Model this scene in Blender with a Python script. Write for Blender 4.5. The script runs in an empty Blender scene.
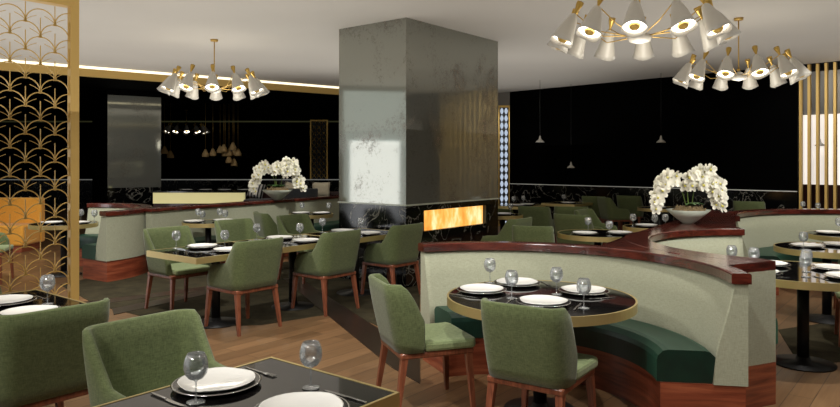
import bpy, bmesh, math, random
from mathutils import Vector, Matrix
random.seed(7)
SC = bpy.context.scene
COL = SC.collection
PI = math.pi

# ------------------------------------------------------------------ camera, world, lights
F, HOR, H = 675.0, 163.0, 1.65          # focal length and horizon in pixels of an 840x407 frame, eye height in metres
HC = 3.57                                # ceiling height
cam_d = bpy.data.cameras.new('camera'); cam = bpy.data.objects.new('camera', cam_d); COL.objects.link(cam)
cam.location = (0, 0, H); cam.rotation_euler = (PI/2, 0, 0)
cam_d.sensor_width = 36; cam_d.lens = 36*F/840; cam_d.shift_y = -(203.5-HOR)/840
cam_d.clip_start = .05; cam_d.clip_end = 200
SC.camera = cam
w = bpy.data.worlds.new('world'); SC.world = w; w.use_nodes = True
w.node_tree.nodes['Background'].inputs[0].default_value = (.9, .95, 1, 1)
w.node_tree.nodes['Background'].inputs[1].default_value = .05
SC.view_settings.view_transform = 'Standard'; SC.view_settings.look = 'None'
SC.view_settings.gamma = 1; SC.view_settings.use_curve_mapping = False
SC.view_settings.exposure = 0.13

def aim(o, target):
    d = Vector(target)-o.location
    o.rotation_euler = d.to_track_quat('-Z', 'Y').to_euler()
def spot(loc, target, power, size=75, blend=.6, col=(1, .95, .86), rad=.05):
    l = bpy.data.lights.new('spot_light', 'SPOT'); l.energy = power; l.color = col
    l.spot_size = math.radians(size); l.spot_blend = blend; l.shadow_soft_size = rad
    o = bpy.data.objects.new('spot_light', l); COL.objects.link(o); o.location = loc; aim(o, target); return o
def area(loc, target, power, sx, sy, col=(1, .96, .9)):
    l = bpy.data.lights.new('area_light', 'AREA'); l.energy = power; l.color = col
    l.shape = 'RECTANGLE'; l.size = sx; l.size_y = sy
    o = bpy.data.objects.new('area_light', l); COL.objects.link(o); o.location = loc; aim(o, target); return o
# upward area lights added to brighten the ceiling, without fixtures
area((-4.2, 7.5, 2.1), (-4.2, 7.5, 9), 215, 8.5, 14)
area((4.7, 6.5, 2.1), (4.7, 6.5, 9), 125, 8, 12)
area((1.6, 14.6, 2.1), (1.6, 14.6, 9), 34, 5, 6)
# key area light and room downlights; spots marked added brighten single dim parts
area((-2.2, -.6, 3.4), (.3, 5.2, .3), 80, 1.0, .6)
WH = (1, .965, .91)
spot((-3.4, 1.6, 3.45), (-1.1, 3.3, .7), 190, 80, col=WH)
spot((.3, 2.6, 3.5), (.7, 4.2, .5), 170, 90, col=WH)
spot((2.0, 3.4, 3.5), (1.5, 4.9, .4), 140, 90, col=WH)
spot((-1.5, 5.2, 3.5), (-1.6, 6.9, .6), 130, 90, col=WH)
spot((-3.2, 6.6, 3.5), (-2.7, 7.5, .4), 260, 80, col=WH)
spot((-1.2, 3.6, 3.5), (-1.0, 4.9, 0), 230, 80, col=WH)
spot((3.6, 4.6, 3.5), (3.2, 5.8, .5), 230, 90, col=WH)
spot((5.4, 7.4, 3.5), (5.5, 9.4, .5), 260, 75, col=WH)
spot((-3.3, 6.9, 3.5), (-4.4, 9.5, .5), 380, 70, col=WH)
spot((-6.2, 8.5, 3.5), (-6.8, 11.6, .3), 300, 80, col=WH)  # added to lift the orange sofa
spot((-1.2, 11.0, 3.5), (-2.6, 12.1, .6), 220, 45, col=WH)
spot((2.3, 8.3, 3.5), (2.4, 9.8, .5), 60, 90, col=WH)  # added fill over the background seats
spot((8.1, 13.2, 3.4), (8.3, 14.1, 2.9), 25, 110, col=WH)  # added for the grey wall behind the slats
spot((6.3, 10.2, 3.3), (8.0, 12.7, 1.8), 260, 75, col=WH)  # added to brighten the gold slats
spot((2.6, 15.0, 3.4), (2.2, 17.6, 1.8), 90, 50, col=WH)  # added to brighten the petal panel
spot((4.3, 5.6, 3.4), (3.1, 7.0, .7), 110, 50, col=WH)  # added to brighten the far end of the second booth
spot((-6.6, 14.6, 3.3), (-7.6, 17.9, 1.8), 130, 70, col=WH)  # added to brighten the distant mirrored pillar

# ------------------------------------------------------------------ materials
def srgb(r, g, b):
    f = lambda c: ((c/255+.055)/1.055)**2.4 if c > 10 else c/255/12.92
    return (f(r), f(g), f(b), 1)
MATS = {}
def nodes(name):
    m = bpy.data.materials.new(name); m.use_nodes = True
    nt = m.node_tree; b = nt.nodes['Principled BSDF']; MATS[name] = m
    return m, nt, b
def plain(name, col, rough=.5, metal=0, spec=.5, emit=None, es=1, coat=0, sheen=0):
    m, nt, b = nodes(name)
    b.inputs['Base Color'].default_value = col; b.inputs['Roughness'].default_value = rough
    b.inputs['Metallic'].default_value = metal; b.inputs['Specular IOR Level'].default_value = spec
    b.inputs['Coat Weight'].default_value = coat; b.inputs['Sheen Weight'].default_value = sheen
    if emit: b.inputs['Emission Color'].default_value = emit; b.inputs['Emission Strength'].default_value = es
    return m
def tex(nt, scale=(1, 1, 1), rot=(0, 0, 0), kind='Object'):
    tc = nt.nodes.new('ShaderNodeTexCoord'); mp = nt.nodes.new('ShaderNodeMapping')
    mp.inputs['Scale'].default_value = scale; mp.inputs['Rotation'].default_value = rot
    nt.links.new(tc.outputs[kind], mp.inputs[0]); return mp.outputs[0]
def noise(nt, vec, scale, detail=4, rough=.5, dist=0):
    n = nt.nodes.new('ShaderNodeTexNoise'); n.inputs['Scale'].default_value = scale
    n.inputs['Detail'].default_value = detail; n.inputs['Roughness'].default_value = rough
    n.inputs['Distortion'].default_value = dist; nt.links.new(vec, n.inputs['Vector']); return n.outputs['Fac']
def ramp(nt, fac, stops):
    r = nt.nodes.new('ShaderNodeValToRGB'); el = r.color_ramp.elements
    while len(el) < len(stops): el.new(.5)
    for e, (p, c) in zip(el, stops): e.position = p; e.color = c
    nt.links.new(fac, r.inputs[0]); return r.outputs[0]
def bump(nt, b, h, strength=.2, dist=.005):
    n = nt.nodes.new('ShaderNodeBump'); n.inputs['Strength'].default_value = strength; n.inputs['Distance'].default_value = dist
    nt.links.new(h, n.inputs['Height']); nt.links.new(n.outputs[0], b.inputs['Normal'])
def fabric(name, c0, c1, rough=.9, sheen=.2, scale=90):
    m, nt, b = nodes(name); b.inputs['Roughness'].default_value = rough; b.inputs['Sheen Weight'].default_value = sheen
    b.inputs['Specular IOR Level'].default_value = .2
    v1 = tex(nt, (1, 1, 7)); v2 = tex(nt, (7, 7, 1))
    a = noise(nt, v1, scale*.35, 3); c = noise(nt, v2, scale*.35, 3)
    mx = nt.nodes.new('ShaderNodeMath'); mx.operation = 'MULTIPLY_ADD'; nt.links.new(a, mx.inputs[0]); mx.inputs[1].default_value = .5
    h = nt.nodes.new('ShaderNodeMath'); h.operation = 'MULTIPLY'; nt.links.new(c, h.inputs[0]); h.inputs[1].default_value = .5
    nt.links.new(h.outputs[0], mx.inputs[2])
    col = ramp(nt, mx.outputs[0], [(.35, c0), (.65, c1)]); nt.links.new(col, b.inputs['Base Color'])
    bump(nt, b, mx.outputs[0], .25, .003); return m
def wood(name, c0, c1, c2, rough=.3, stretch=(1, 1, 12), scale=3, coat=.3, kind='Object'):
    m, nt, b = nodes(name); b.inputs['Roughness'].default_value = rough; b.inputs['Coat Weight'].default_value = coat
    b.inputs['Coat Roughness'].default_value = .15
    v = tex(nt, stretch, kind=kind); n = noise(nt, v, scale, 6, .6, .6)
    nt.links.new(ramp(nt, n, [(.3, c0), (.5, c1), (.72, c2)]), b.inputs['Base Color']); return m

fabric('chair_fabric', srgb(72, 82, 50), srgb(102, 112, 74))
fabric('chair_fabric_lit', srgb(114, 128, 88), srgb(144, 157, 114))  # chair fabric again, paler: overhead light on the seats put into the colour
fabric('sage_fabric', srgb(150, 153, 131), srgb(170, 172, 150), sheen=.1)
fabric('orange_fabric', srgb(214, 146, 50), srgb(236, 172, 74))
fabric('cream_fabric', srgb(205, 196, 172), srgb(226, 218, 196))
fabric('grey_fabric', srgb(52, 56, 62), srgb(70, 74, 80))
m, nt, b = nodes('green_velvet'); b.inputs['Roughness'].default_value = .42; b.inputs['Sheen Weight'].default_value = .12
b.inputs['Sheen Tint'].default_value = (.2, .8, .5, 1); b.inputs['Specular IOR Level'].default_value = .5
nt.links.new(ramp(nt, noise(nt, tex(nt), 9, 4), [(.3, srgb(4, 28, 21)), (.7, srgb(7, 42, 31))]), b.inputs['Base Color'])
wood('cap_wood', srgb(44, 18, 14), srgb(78, 30, 22), srgb(104, 46, 34), .18, (2, 2, 8), 2.5, .6)
wood('plinth_wood', srgb(92, 40, 26), srgb(134, 66, 44), srgb(164, 92, 62), .3, (1.2, 1.2, 16), 1.6, .4)
wood('leg_wood', srgb(92, 50, 34), srgb(124, 70, 48), srgb(146, 88, 62), .35, (12, 12, 1.5), 4, .2)
plain('brass', srgb(206, 172, 96), .28, 1)
plain('brass_rim', srgb(204, 184, 126), .36, .7)
plain('brass_soft', srgb(198, 164, 92), .42, .75)
plain('gold_paint', srgb(206, 172, 100), .45, .25)
plain('shade_white', srgb(196, 192, 182), .35, 0, .5, coat=.4)
plain('bulb_glow', srgb(255, 250, 235), .5, emit=(1, .93, .8, 1), es=6)
plain('ceramic', srgb(240, 240, 236), .25, coat=.5)
plain('charger_black', srgb(12, 12, 13), .12, coat=.6)
plain('silver', srgb(200, 200, 200), .2, 1)
plain('steel_dark', srgb(26, 26, 26), .45, .4)
plain('black_metal', srgb(14, 14, 14), .5, .2)
plain('black_wall', srgb(2, 2, 2), .7, 0, .02)
plain('black_ceiling', srgb(3, 3, 3), .8, 0, .05)
plain('dark_counter', srgb(16, 15, 14), .12, coat=.4)
plain('cove_glow', srgb(255, 245, 215), .5, emit=(1, .88, .62, 1), es=1.3)
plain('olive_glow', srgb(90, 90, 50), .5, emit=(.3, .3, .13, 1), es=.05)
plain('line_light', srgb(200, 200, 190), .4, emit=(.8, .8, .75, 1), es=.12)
plain('bar_glow', srgb(220, 210, 150), .5, emit=(.75, .68, .34, 1), es=.42)
plain('window_glow', srgb(200, 215, 220), .5, emit=(.62, .68, .68, 1), es=.8)
plain('door_glow', srgb(240, 245, 250), .5, emit=(.95, .97, 1, 1), es=2.8)
plain('pale_glow', srgb(225, 215, 205), .5, emit=(.9, .82, .74, 1), es=.75)
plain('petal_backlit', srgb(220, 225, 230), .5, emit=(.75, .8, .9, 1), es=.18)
plain('grey_plaster', srgb(120, 116, 110), .8)
plain('pale_plaster', srgb(178, 180, 176), .8)
plain('maroon_panel', srgb(48, 18, 16), .3, coat=.4)
plain('petal', srgb(246, 244, 228), .6, sheen=.2)
plain('petal_centre', srgb(222, 214, 110), .6)
plain('leaf', srgb(54, 92, 38), .45)
plain('stem_green', srgb(96, 120, 52), .5)
plain('bowl_stone', srgb(176, 182, 168), .3, coat=.4)
plain('candle_wax', srgb(236, 200, 140), .6)
m, nt, b = nodes('moss'); b.inputs['Roughness'].default_value = .95
nt.links.new(ramp(nt, noise(nt, tex(nt), 60, 6, .7), [(.35, srgb(60, 50, 32)), (.65, srgb(138, 118, 84))]), b.inputs['Base Color'])
# ceiling
m, nt, b = nodes('ceiling_paint'); b.inputs['Roughness'].default_value = .85
nt.links.new(ramp(nt, noise(nt, tex(nt), .5, 2), [(.3, srgb(204, 200, 192)), (.7, srgb(210, 206, 198))]), b.inputs['Base Color'])
# black table glass with a dark speckle
m, nt, b = nodes('table_top_black'); b.inputs['Roughness'].default_value = .07; b.inputs['Coat Weight'].default_value = .3
nt.links.new(ramp(nt, noise(nt, tex(nt), 14, 5), [(.3, srgb(10, 9, 9)), (.75, srgb(26, 24, 24))]), b.inputs['Base Color'])
# black marble with thin white veins
m, nt, b = nodes('black_marble'); b.inputs['Roughness'].default_value = .12
v = tex(nt, (1, 1, 1)); n = nt.nodes.new('ShaderNodeTexNoise'); n.inputs['Scale'].default_value = 2.2; n.inputs['Detail'].default_value = 5
n.inputs['Distortion'].default_value = 1.4; nt.links.new(v, n.inputs['Vector'])
nt.links.new(ramp(nt, n.outputs['Fac'], [(.485, srgb(7, 7, 8)), (.5, srgb(120, 118, 110)), (.512, srgb(7, 7, 8))]), b.inputs['Base Color'])
# antique mirror
m, nt, b = nodes('antique_mirror')
v = tex(nt); big = noise(nt, v, 1.6, 5, .65, .2); fine = noise(nt, v, 26, 6, .8, .2)
mul = nt.nodes.new('ShaderNodeMath'); mul.operation = 'MULTIPLY'; nt.links.new(big, mul.inputs[0]); nt.links.new(fine, mul.inputs[1])
spots = ramp(nt, mul.outputs[0], [(.27, (0, 0, 0, 1)), (.40, (.8, .8, .8, 1))])
mix = nt.nodes.new('ShaderNodeMix'); mix.data_type = 'RGBA'; nt.links.new(spots, mix.inputs[0])
mix.inputs[6].default_value = srgb(152, 153, 144); mix.inputs[7].default_value = srgb(84, 66, 58)
nt.links.new(mix.outputs[2], b.inputs['Base Color']); b.inputs['Metallic'].default_value = .66; b.inputs['Roughness'].default_value = .08
rr = nt.nodes.new('ShaderNodeMapRange'); nt.links.new(spots, rr.inputs[0]); rr.inputs[3].default_value = .05; rr.inputs[4].default_value = .45
nt.links.new(rr.outputs[0], b.inputs['Roughness'])
# floor boards running along the tables
m, nt, b = nodes('floor_boards'); b.inputs['Roughness'].default_value = .42; b.inputs['Coat Weight'].default_value = .08
v = tex(nt, (1, 1, 1), (0, 0, math.radians(-51.3)))
br = nt.nodes.new('ShaderNodeTexBrick'); br.inputs['Scale'].default_value = 1; br.inputs['Mortar Size'].default_value = .003
br.inputs['Brick Width'].default_value = 1.8; br.inputs['Row Height'].default_value = .16; br.inputs['Bias'].default_value = 0
br.inputs['Color1'].default_value = srgb(112, 84, 56); br.inputs['Color2'].default_value = srgb(134, 102, 70); br.inputs['Mortar'].default_value = srgb(70, 50, 34)
nt.links.new(v, br.inputs['Vector'])
mp = nt.nodes.new('ShaderNodeMapping'); mp.inputs['Scale'].default_value = (1, 14, 1); nt.links.new(v, mp.inputs[0])
g = noise(nt, mp.outputs[0], 2.2, 6, .6, .3)
mm = nt.nodes.new('ShaderNodeMix'); mm.data_type = 'RGBA'; mm.blend_type = 'MULTIPLY'; mm.inputs[0].default_value = .6
nt.links.new(br.outputs['Color'], mm.inputs[6]); nt.links.new(ramp(nt, g, [(.3, (.55, .5, .45, 1)), (.7, (1, 1, 1, 1))]), mm.inputs[7])
nt.links.new(mm.outputs[2], b.inputs['Base Color'])
m, nt, b = nodes('floor_dark'); b.inputs['Roughness'].default_value = .95; b.inputs['Specular IOR Level'].default_value = .1
nt.links.new(ramp(nt, noise(nt, tex(nt), 5, 6, .7), [(.3, srgb(40, 37, 27)), (.7, srgb(66, 60, 44))]), b.inputs['Base Color'])
plain('floor_band', srgb(40, 27, 19), .35, coat=.1)
# fire niche
m, nt, b = nodes('fire_glow'); b.inputs['Base Color'].default_value = srgb(90, 50, 10)
v = tex(nt, (3.5, 3.5, 1.6)); n = noise(nt, v, 1.3, 4, .6)
nt.links.new(ramp(nt, n, [(.3, (.75, .22, .02, 1)), (.5, (1, .48, .1, 1)), (.66, (1, .85, .45, 1))]), b.inputs['Emission Color'])
b.inputs['Emission Strength'].default_value = 1.15
# glass: see-through, with white diffuse at the edges standing in for bright reflections
m = bpy.data.materials.new('clear_glass'); m.use_nodes = True; nt = m.node_tree; nt.nodes.clear(); MATS['clear_glass'] = m
out = nt.nodes.new('ShaderNodeOutputMaterial'); tr = nt.nodes.new('ShaderNodeBsdfTransparent'); gl = nt.nodes.new('ShaderNodeBsdfGlossy')
gl.inputs['Roughness'].default_value = .12; gl.inputs[0].default_value = (1, 1, 1, 1); lw = nt.nodes.new('ShaderNodeLayerWeight'); lw.inputs['Blend'].default_value = .42
mr = nt.nodes.new('ShaderNodeMapRange'); mr.inputs[3].default_value = .15; mr.inputs[4].default_value = .85
df = nt.nodes.new('ShaderNodeBsdfDiffuse'); df.inputs[0].default_value = (.85, .87, .88, 1); m2 = nt.nodes.new('ShaderNodeMixShader'); m2.inputs[0].default_value = .3; nt.links.new(gl.outputs[0], m2.inputs[1]); nt.links.new(df.outputs[0], m2.inputs[2])
ms = nt.nodes.new('ShaderNodeMixShader'); nt.links.new(lw.outputs['Fresnel'], mr.inputs[0]); nt.links.new(mr.outputs[0], ms.inputs[0])
nt.links.new(tr.outputs[0], ms.inputs[1]); nt.links.new(m2.outputs[0], ms.inputs[2]); nt.links.new(ms.outputs[0], out.inputs[0])
tr.inputs[0].default_value = (.92, .94, .95, 1)

# ------------------------------------------------------------------ helpers
def at(px, py, h):
    Y = F*(H-h)/(py-HOR); return (px-420)*Y/F, Y
A1 = math.radians(38.66)
D1 = Vector((math.sin(A1), math.cos(A1), 0)); D2 = Vector((-math.cos(A1), math.sin(A1), 0)); UP = Vector((0, 0, 1))

class MB:
    def __init__(s): s.bm = bmesh.new()
    def face(s, pts, smooth=False):
        vs = [s.bm.verts.new(p) for p in pts]
        f = s.bm.faces.new(vs); f.smooth = smooth; return s
    def box(s, a, b, bev=0, seg=2):
        x0, y0, z0 = a; x1, y1, z1 = b
        n = len(s.bm.verts)
        M = Matrix.Translation(((x0+x1)/2, (y0+y1)/2, (z0+z1)/2)) @ Matrix.Diagonal((abs(x1-x0), abs(y1-y0), abs(z1-z0), 1))
        r = bmesh.ops.create_cube(s.bm, size=1, matrix=M)
        if bev:
            es = list({e for v in r['verts'] for e in v.link_edges})
            rr = bmesh.ops.bevel(s.bm, geom=es, offset=bev, segments=seg, profile=.5, affect='EDGES')
            for f in rr['faces']: f.smooth = True
        return s
    def obox(s, o, ax, ay, z0, z1):          # box on floor point o spanned by vectors ax, ay
        o = Vector(o); p = [o, o+ax, o+ax+ay, o+ay]
        s.prism([(q.x, q.y) for q in p], z0, z1); return s
    def prism(s, poly, z0, z1, bev=0):
        ar = sum(poly[i][0]*poly[(i+1) % len(poly)][1]-poly[(i+1) % len(poly)][0]*poly[i][1] for i in range(len(poly)))
        if ar < 0: poly = poly[::-1]
        bt = [s.bm.verts.new((x, y, z0)) for x, y in poly]; tp = [s.bm.verts.new((x, y, z1)) for x, y in poly]
        n = len(poly); fs = [s.bm.faces.new(tp), s.bm.faces.new(bt[::-1])]
        for i in range(n):
            j = (i+1) % n; fs.append(s.bm.faces.new((bt[i], bt[j], tp[j], tp[i])))
        if bev: 
            es = [e for e in set(fs[0].edges)]
            bmesh.ops.bevel(s.bm, geom=es, offset=bev, segments=3, profile=.5, affect='EDGES')
        return s
    def lathe(s, prof, seg=24, c=(0, 0, 0), M=None, smooth=True):
        rings = []
        for r, z in prof:
            ring = []
            for i in range(seg):
                a = 2*PI*i/seg; p = Vector((c[0]+r*math.cos(a), c[1]+r*math.sin(a), c[2]+z))
                ring.append(s.bm.verts.new(M @ p if M else p))
            rings.append(ring)
        for k in range(len(rings)-1):
            for i in range(seg):
                j = (i+1) % seg
                f = s.bm.faces.new((rings[k][i], rings[k][j], rings[k+1][j], rings[k+1][i])); f.smooth = smooth
        if prof[0][0] > 1e-4: s.bm.faces.new(rings[0][::-1])
        if prof[-1][0] > 1e-4: s.bm.faces.new(rings[-1])
        return s
    def open_lathe(s, prof, seg=24, M=None, wob=None):
        rings = []
        for r, z in prof:
            ring = []
            for i in range(seg):
                a = 2*PI*i/seg; zz = z+(wob(a, r) if wob else 0)
                p = Vector((r*math.cos(a), r*math.sin(a), zz)); ring.append(s.bm.verts.new(M @ p if M else p))
            rings.append(ring)
        for k in range(len(rings)-1):
            for i in range(seg):
                j = (i+1) % seg
                f = s.bm.faces.new((rings[k][i], rings[k][j], rings[k+1][j], rings[k+1][i])); f.smooth = True
        return s
    def tube(s, pts, r, seg=8, r2=None):
        pts = [Vector(p) for p in pts]; n = len(pts); rings = []
        for k, p in enumerate(pts):
            d = (pts[min(k+1, n-1)]-pts[max(k-1, 0)]).normalized()
            u = d.cross(Vector((0, 0, 1)) if abs(d.z) < .9 else Vector((1, 0, 0))).normalized(); v = d.cross(u)
            rad = r if r2 is None else r+(r2-r)*k/(n-1)
            rings.append([s.bm.verts.new(p+u*rad*math.cos(2*PI*i/seg)+v*rad*math.sin(2*PI*i/seg)) for i in range(seg)])
        for k in range(n-1):
            for i in range(seg):
                j = (i+1) % seg; f = s.bm.faces.new((rings[k][i], rings[k][j], rings[k+1][j], rings[k+1][i])); f.smooth = True
        s.bm.faces.new(rings[0][::-1]); s.bm.faces.new(rings[-1]); return s
    def arcwall(s, c, r0, r1, a0, a1, z0, z1, n=40, bev=0):
        inner = [(c[0]+r0*math.cos(a0+(a1-a0)*i/n), c[1]+r0*math.sin(a0+(a1-a0)*i/n)) for i in range(n+1)]
        outer = [(c[0]+r1*math.cos(a0+(a1-a0)*i/n), c[1]+r1*math.sin(a0+(a1-a0)*i/n)) for i in range(n+1)]
        s.strip(inner, outer, z0, z1, bev); return s
    def strip(s, A, B, z0, z1, bev=0):       # solid between two plan polylines of equal count
        n = len(A); rows = []
        if bev:
            def lerp(p, q, d):
                L = math.hypot(q[0]-p[0], q[1]-p[1]); t = d/L; return (p[0]+(q[0]-p[0])*t, p[1]+(q[1]-p[1])*t)
        for i in range(n):
            a, b_ = A[i], B[i]
            if bev:
                sec = [(a, z0), (a, z1-bev)]
                for q in (.3, .7, 1): sec.append((lerp(a, b_, bev*(1-math.cos(q*PI/2))), z1-bev+bev*math.sin(q*PI/2)))
                for q in (1, .7, .3): sec.append((lerp(b_, a, bev*(1-math.cos(q*PI/2))), z1-bev+bev*math.sin(q*PI/2)))
                sec += [(b_, z1-bev), (b_, z0)]
            else: sec = [(a, z0), (a, z1), (b_, z1), (b_, z0)]
            rows.append([s.bm.verts.new((p[0], p[1], z)) for p, z in sec])
        m_ = len(rows[0])
        for i in range(n-1):
            for k in range(m_):
                l = (k+1) % m_; f = s.bm.faces.new((rows[i][k], rows[i][l], rows[i+1][l], rows[i+1][k])); f.smooth = False
        s.bm.faces.new(rows[0][::-1]); s.bm.faces.new(rows[-1]); return s
    def build(s, name, mat, parent=None, loc=None, bevel=0, smooth=None):
        bmesh.ops.recalc_face_normals(s.bm, faces=s.bm.faces[:])
        me = bpy.data.meshes.new(name); s.bm.to_mesh(me); s.bm.free()
        me.materials.append(MATS[mat])
        o = bpy.data.objects.new(name, me); COL.objects.link(o)
        if parent: o.parent = parent
        if loc: o.location = loc
        if smooth:
            for p in me.polygons: p.use_smooth = True
        if bevel:
            md = o.modifiers.new('bevel', 'BEVEL'); md.width = bevel; md.segments = 2; md.limit_method = 'ANGLE'
        return o
def tag(o, label, cat, group=None, kind=None):
    if label: o['label'] = label
    if cat: o['category'] = cat
    if group: o['group'] = group
    if kind: o['kind'] = kind
    return o
def empty(name, loc=(0, 0, 0), rz=0):
    o = bpy.data.objects.new(name, None); o.empty_display_size = .1; COL.objects.link(o); o.location = loc; o.rotation_euler = (0, 0, rz); return o
def copy_tree(o, parent=None):
    c = o.copy(); COL.objects.link(c)
    if parent: c.parent = parent
    for ch in list(o.children): copy_tree(ch, c)
    return c
def structure(o): o['kind'] = 'structure'; return o
PROTO = {}
def instance(key, maker, loc, rz, label, cat, group=None):
    if key not in PROTO: o = PROTO[key] = maker()
    else: o = copy_tree(PROTO[key])
    o.location = loc; o.rotation_euler = (0, 0, rz)
    if 'group' in o: del o['group']
    return tag(o, label, cat, group)

# ------------------------------------------------------------------ the room
structure(MB().box((-24, -6, -.12), (20, 31, 0)).build('floor', 'floor_boards'))
# ceiling plan: left edge line and right edge line of the pale ceiling
EL0 = Vector((-10.9, 9.95, 0)); EL1 = Vector((-.9, 17.93, 0)); ER1 = Vector((16.0, 4.6, 0))
CORN = Vector((.15, 20.45, 0))
def lin(p, q, t): return p+(q-p)*t
Lp, Lq = Vector((-7.75, 12.46, 0)), Vector((-2.04, 17.0, 0)); Rp, Rq = Vector((2.38, 18.25, 0)), Vector((7.4, 13.2, 0))
ld, rd = (Lq-Lp).normalized(), (Rq-Rp).normalized()
t = ((Rp-Lp).cross(rd)).z/(ld.cross(rd)).z; CORN = Lp+ld*t
Ls, Re = Lp-ld*4.2, Rq+rd*9
structure(MB().prism([(Ls.x, Ls.y), (CORN.x, CORN.y), (Re.x, Re.y), (Re.x, -6), (Ls.x, -6)], HC, HC+.12).build('ceiling', 'ceiling_paint'))
structure(MB().prism([(-24, Ls.y), (Ls.x, Ls.y), (CORN.x, CORN.y), (Re.x, Re.y), (20, Re.y), (20, 31), (-24, 31)], HC, HC+.12).build('trim_1', 'black_ceiling'))
nl = Vector((-ld.y, ld.x, 0))
structure(MB().obox(Ls, (CORN-Ls)-ld*.35, nl*.10, HC-.20, HC-.05).build('trim_2', 'gold_paint'))
structure(MB().obox(Ls, (CORN-Ls)-ld*.35, nl*.05, HC-.05, HC-.0).build('trim_3', 'cove_glow'))
# black wall on the right with a marble dado and a thin pale ledge
nr = Vector((-rd.y, rd.x, 0))
if nr.y < 0: nr = -nr
W0, W1 = Rp+rd*.06, Rq-rd*.02
structure(MB().obox(W0, W1-W0, nr*.2, 0, HC).build('wall_right', 'black_wall'))
structure(MB().obox(W0-nr*.04, (W1-W0), nr*.04, 0, 1.08).build('baseboard_right', 'black_marble'))
structure(MB().obox(W0-nr*.05, (W1-W0), nr*.05, 1.085, 1.1).build('trim_4', 'line_light'))
structure(MB().obox(W0-rd*2.2, rd*2.2, nr*.2, 0, HC).build('wall_back', 'grey_plaster'))
# far dark walls on the left side
structure(MB().box((-24, 27, 0), (3, 27.2, HC)).build('wall_far', 'black_wall'))
structure(MB().box((-24, 9.95, 0), (-23.8, 27, HC)).build('wall_west', 'black_wall'))
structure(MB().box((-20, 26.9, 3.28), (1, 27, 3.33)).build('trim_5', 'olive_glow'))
# pale wall on the left, out of the picture but seen in the mirrored pillar
structure(MB().box((-8.45, -2, 0), (-8.3, 11.9, HC)).build('wall_left', 'pale_plaster'))
structure(MB().box((-8.3, 7.22, .05), (-8.26, 8.84, 3.45)).build('window_1', 'window_glow'))
structure(MB().box((-8.26, 7.43, .02), (-8.23, 8.68, 2.2)).build('door_1', 'door_glow'))
structure(MB().box((-8.3, -6.0, 0), (13, -5.8, HC)).build('wall_front', 'grey_plaster'))
# pale backlit wall behind the slatted screen
S0 = Rq+nr*1.3-rd*.6
structure(MB().obox(S0, rd*1.4, nr*.15, 0, HC).build('wall_behind_screen', 'grey_plaster'))
structure(MB().obox(S0+rd*1.4, rd*3, nr*.15, 0, HC).build('wall_beyond_screen', 'black_wall'))  # unseen wall, added black so the slat gaps reflect dark
structure(MB().obox(Rq+rd*2.2, rd*6, nr*.15, 0, HC).build('wall_side', 'black_wall'))
structure(MB().obox(S0-nr*.03, rd*1.25, nr*.03, 1.2, 2.66).build('window_2', 'pale_glow'))
structure(MB().obox(S0-nr*.05, rd*1.4, nr*.05, 0, 1.2).build('baseboard_screen', 'maroon_panel'))

# darker bands and areas laid on the floor
def floor_poly(name, pts, mat, z): return structure(MB().prism(pts, 0, z).build(name, mat))
def fl(px, py):
    x, y = at(px, py, 0); return (x, y)
floor_poly('trim_6', [fl(188, 328), fl(262, 325), fl(344, 312), fl(392, 332), fl(420, 318), fl(420, 262), fl(160, 262), fl(60, 285), fl(96, 305)], 'floor_dark', .004)
floor_poly('trim_7', [fl(283, 279), fl(300, 279), fl(420, 356), fl(420, 384), fl(392, 368)], 'floor_band', .008)
floor_poly('trim_8', [fl(80, 303), fl(205, 287), fl(205, 291), fl(80, 307)], 'floor_band', .007)
floor_poly('trim_9', [fl(112, 309), fl(205, 291), fl(205, 295), fl(114, 315)], 'floor_band', .007)
floor_poly('trim_10', [fl(778, 330), fl(860, 318), fl(860, 360), fl(800, 366)], 'floor_dark', .004)

# ------------------------------------------------------------------ mirrored pillar with marble base
C0 = Vector((-14/F*8.9, 8.9, 0)); PL, PR = 1.251, 2.27
p = empty('mirrored_pillar', tuple(C0)); tag(p, 'large square pillar clad in antique mirror above a black marble base', 'pillar')
V0 = Vector((0, 0, 0))
MB().obox(V0, D1*PR, D2*PL, 1.10, HC).build('mirror_cladding', 'antique_mirror', p)
# marble base with a niche opening in the right face
def rightface(px): 
    k = (px-420)/F; return (k*C0.y-C0.x)/(D1.x-k*D1.y)
u0, u1 = rightface(424), rightface(486)
zn0, zn1 = .72, 1.0
b0 = MB()
b0.obox(V0, D1*PR, D2*PL, 0, zn0)
b0.obox(V0, D1*PR, D2*PL, zn1, 1.08)
b0.obox(V0, D1*u0, D2*PL, zn0, zn1)
b0.obox(D1*u1, D1*(PR-u1), D2*PL, zn0, zn1)
b0.obox(D1*u0+D2*.35, D1*(u1-u0), D2*(PL-.35), zn0, zn1)
b0.build('marble_base', 'black_marble', p)
MB().obox(D1*(-.015)-D2*.015, D1*(PR+.03), D2*(PL+.03), 1.08, 1.10).build('ledge', 'bowl_stone', p)
fz = MB().obox(D1*u0+D2*.06, D1*(u1-u0), D2*.02, zn0+.0, zn1).build('fire_panel', 'fire_glow', p); fz['label'] = 'glowing amber fireplace glass'

# second pillar far left
q0 = Vector((-8.1, 17.5, 0)); qd = Vector((1.1, .75, 0)).normalized(); qn = Vector((-.56, .83, 0))
p = empty('mirrored_pillar', tuple(q0)); tag(p, 'distant pillar clad in tarnished mirror behind the curved booths on the left', 'pillar')
MB().obox(V0, qd*1.33, qn*.02, 1.0, HC-.15).build('mirror_cladding', 'antique_mirror', p)
MB().obox(qn*.02, qd*1.33, qn*2.5, 0, HC).build('pillar_core', 'black_wall', p)
MB().obox(V0, qd*1.33, qn*.02, 0, 1.0).build('marble_base', 'black_marble', p)

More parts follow.
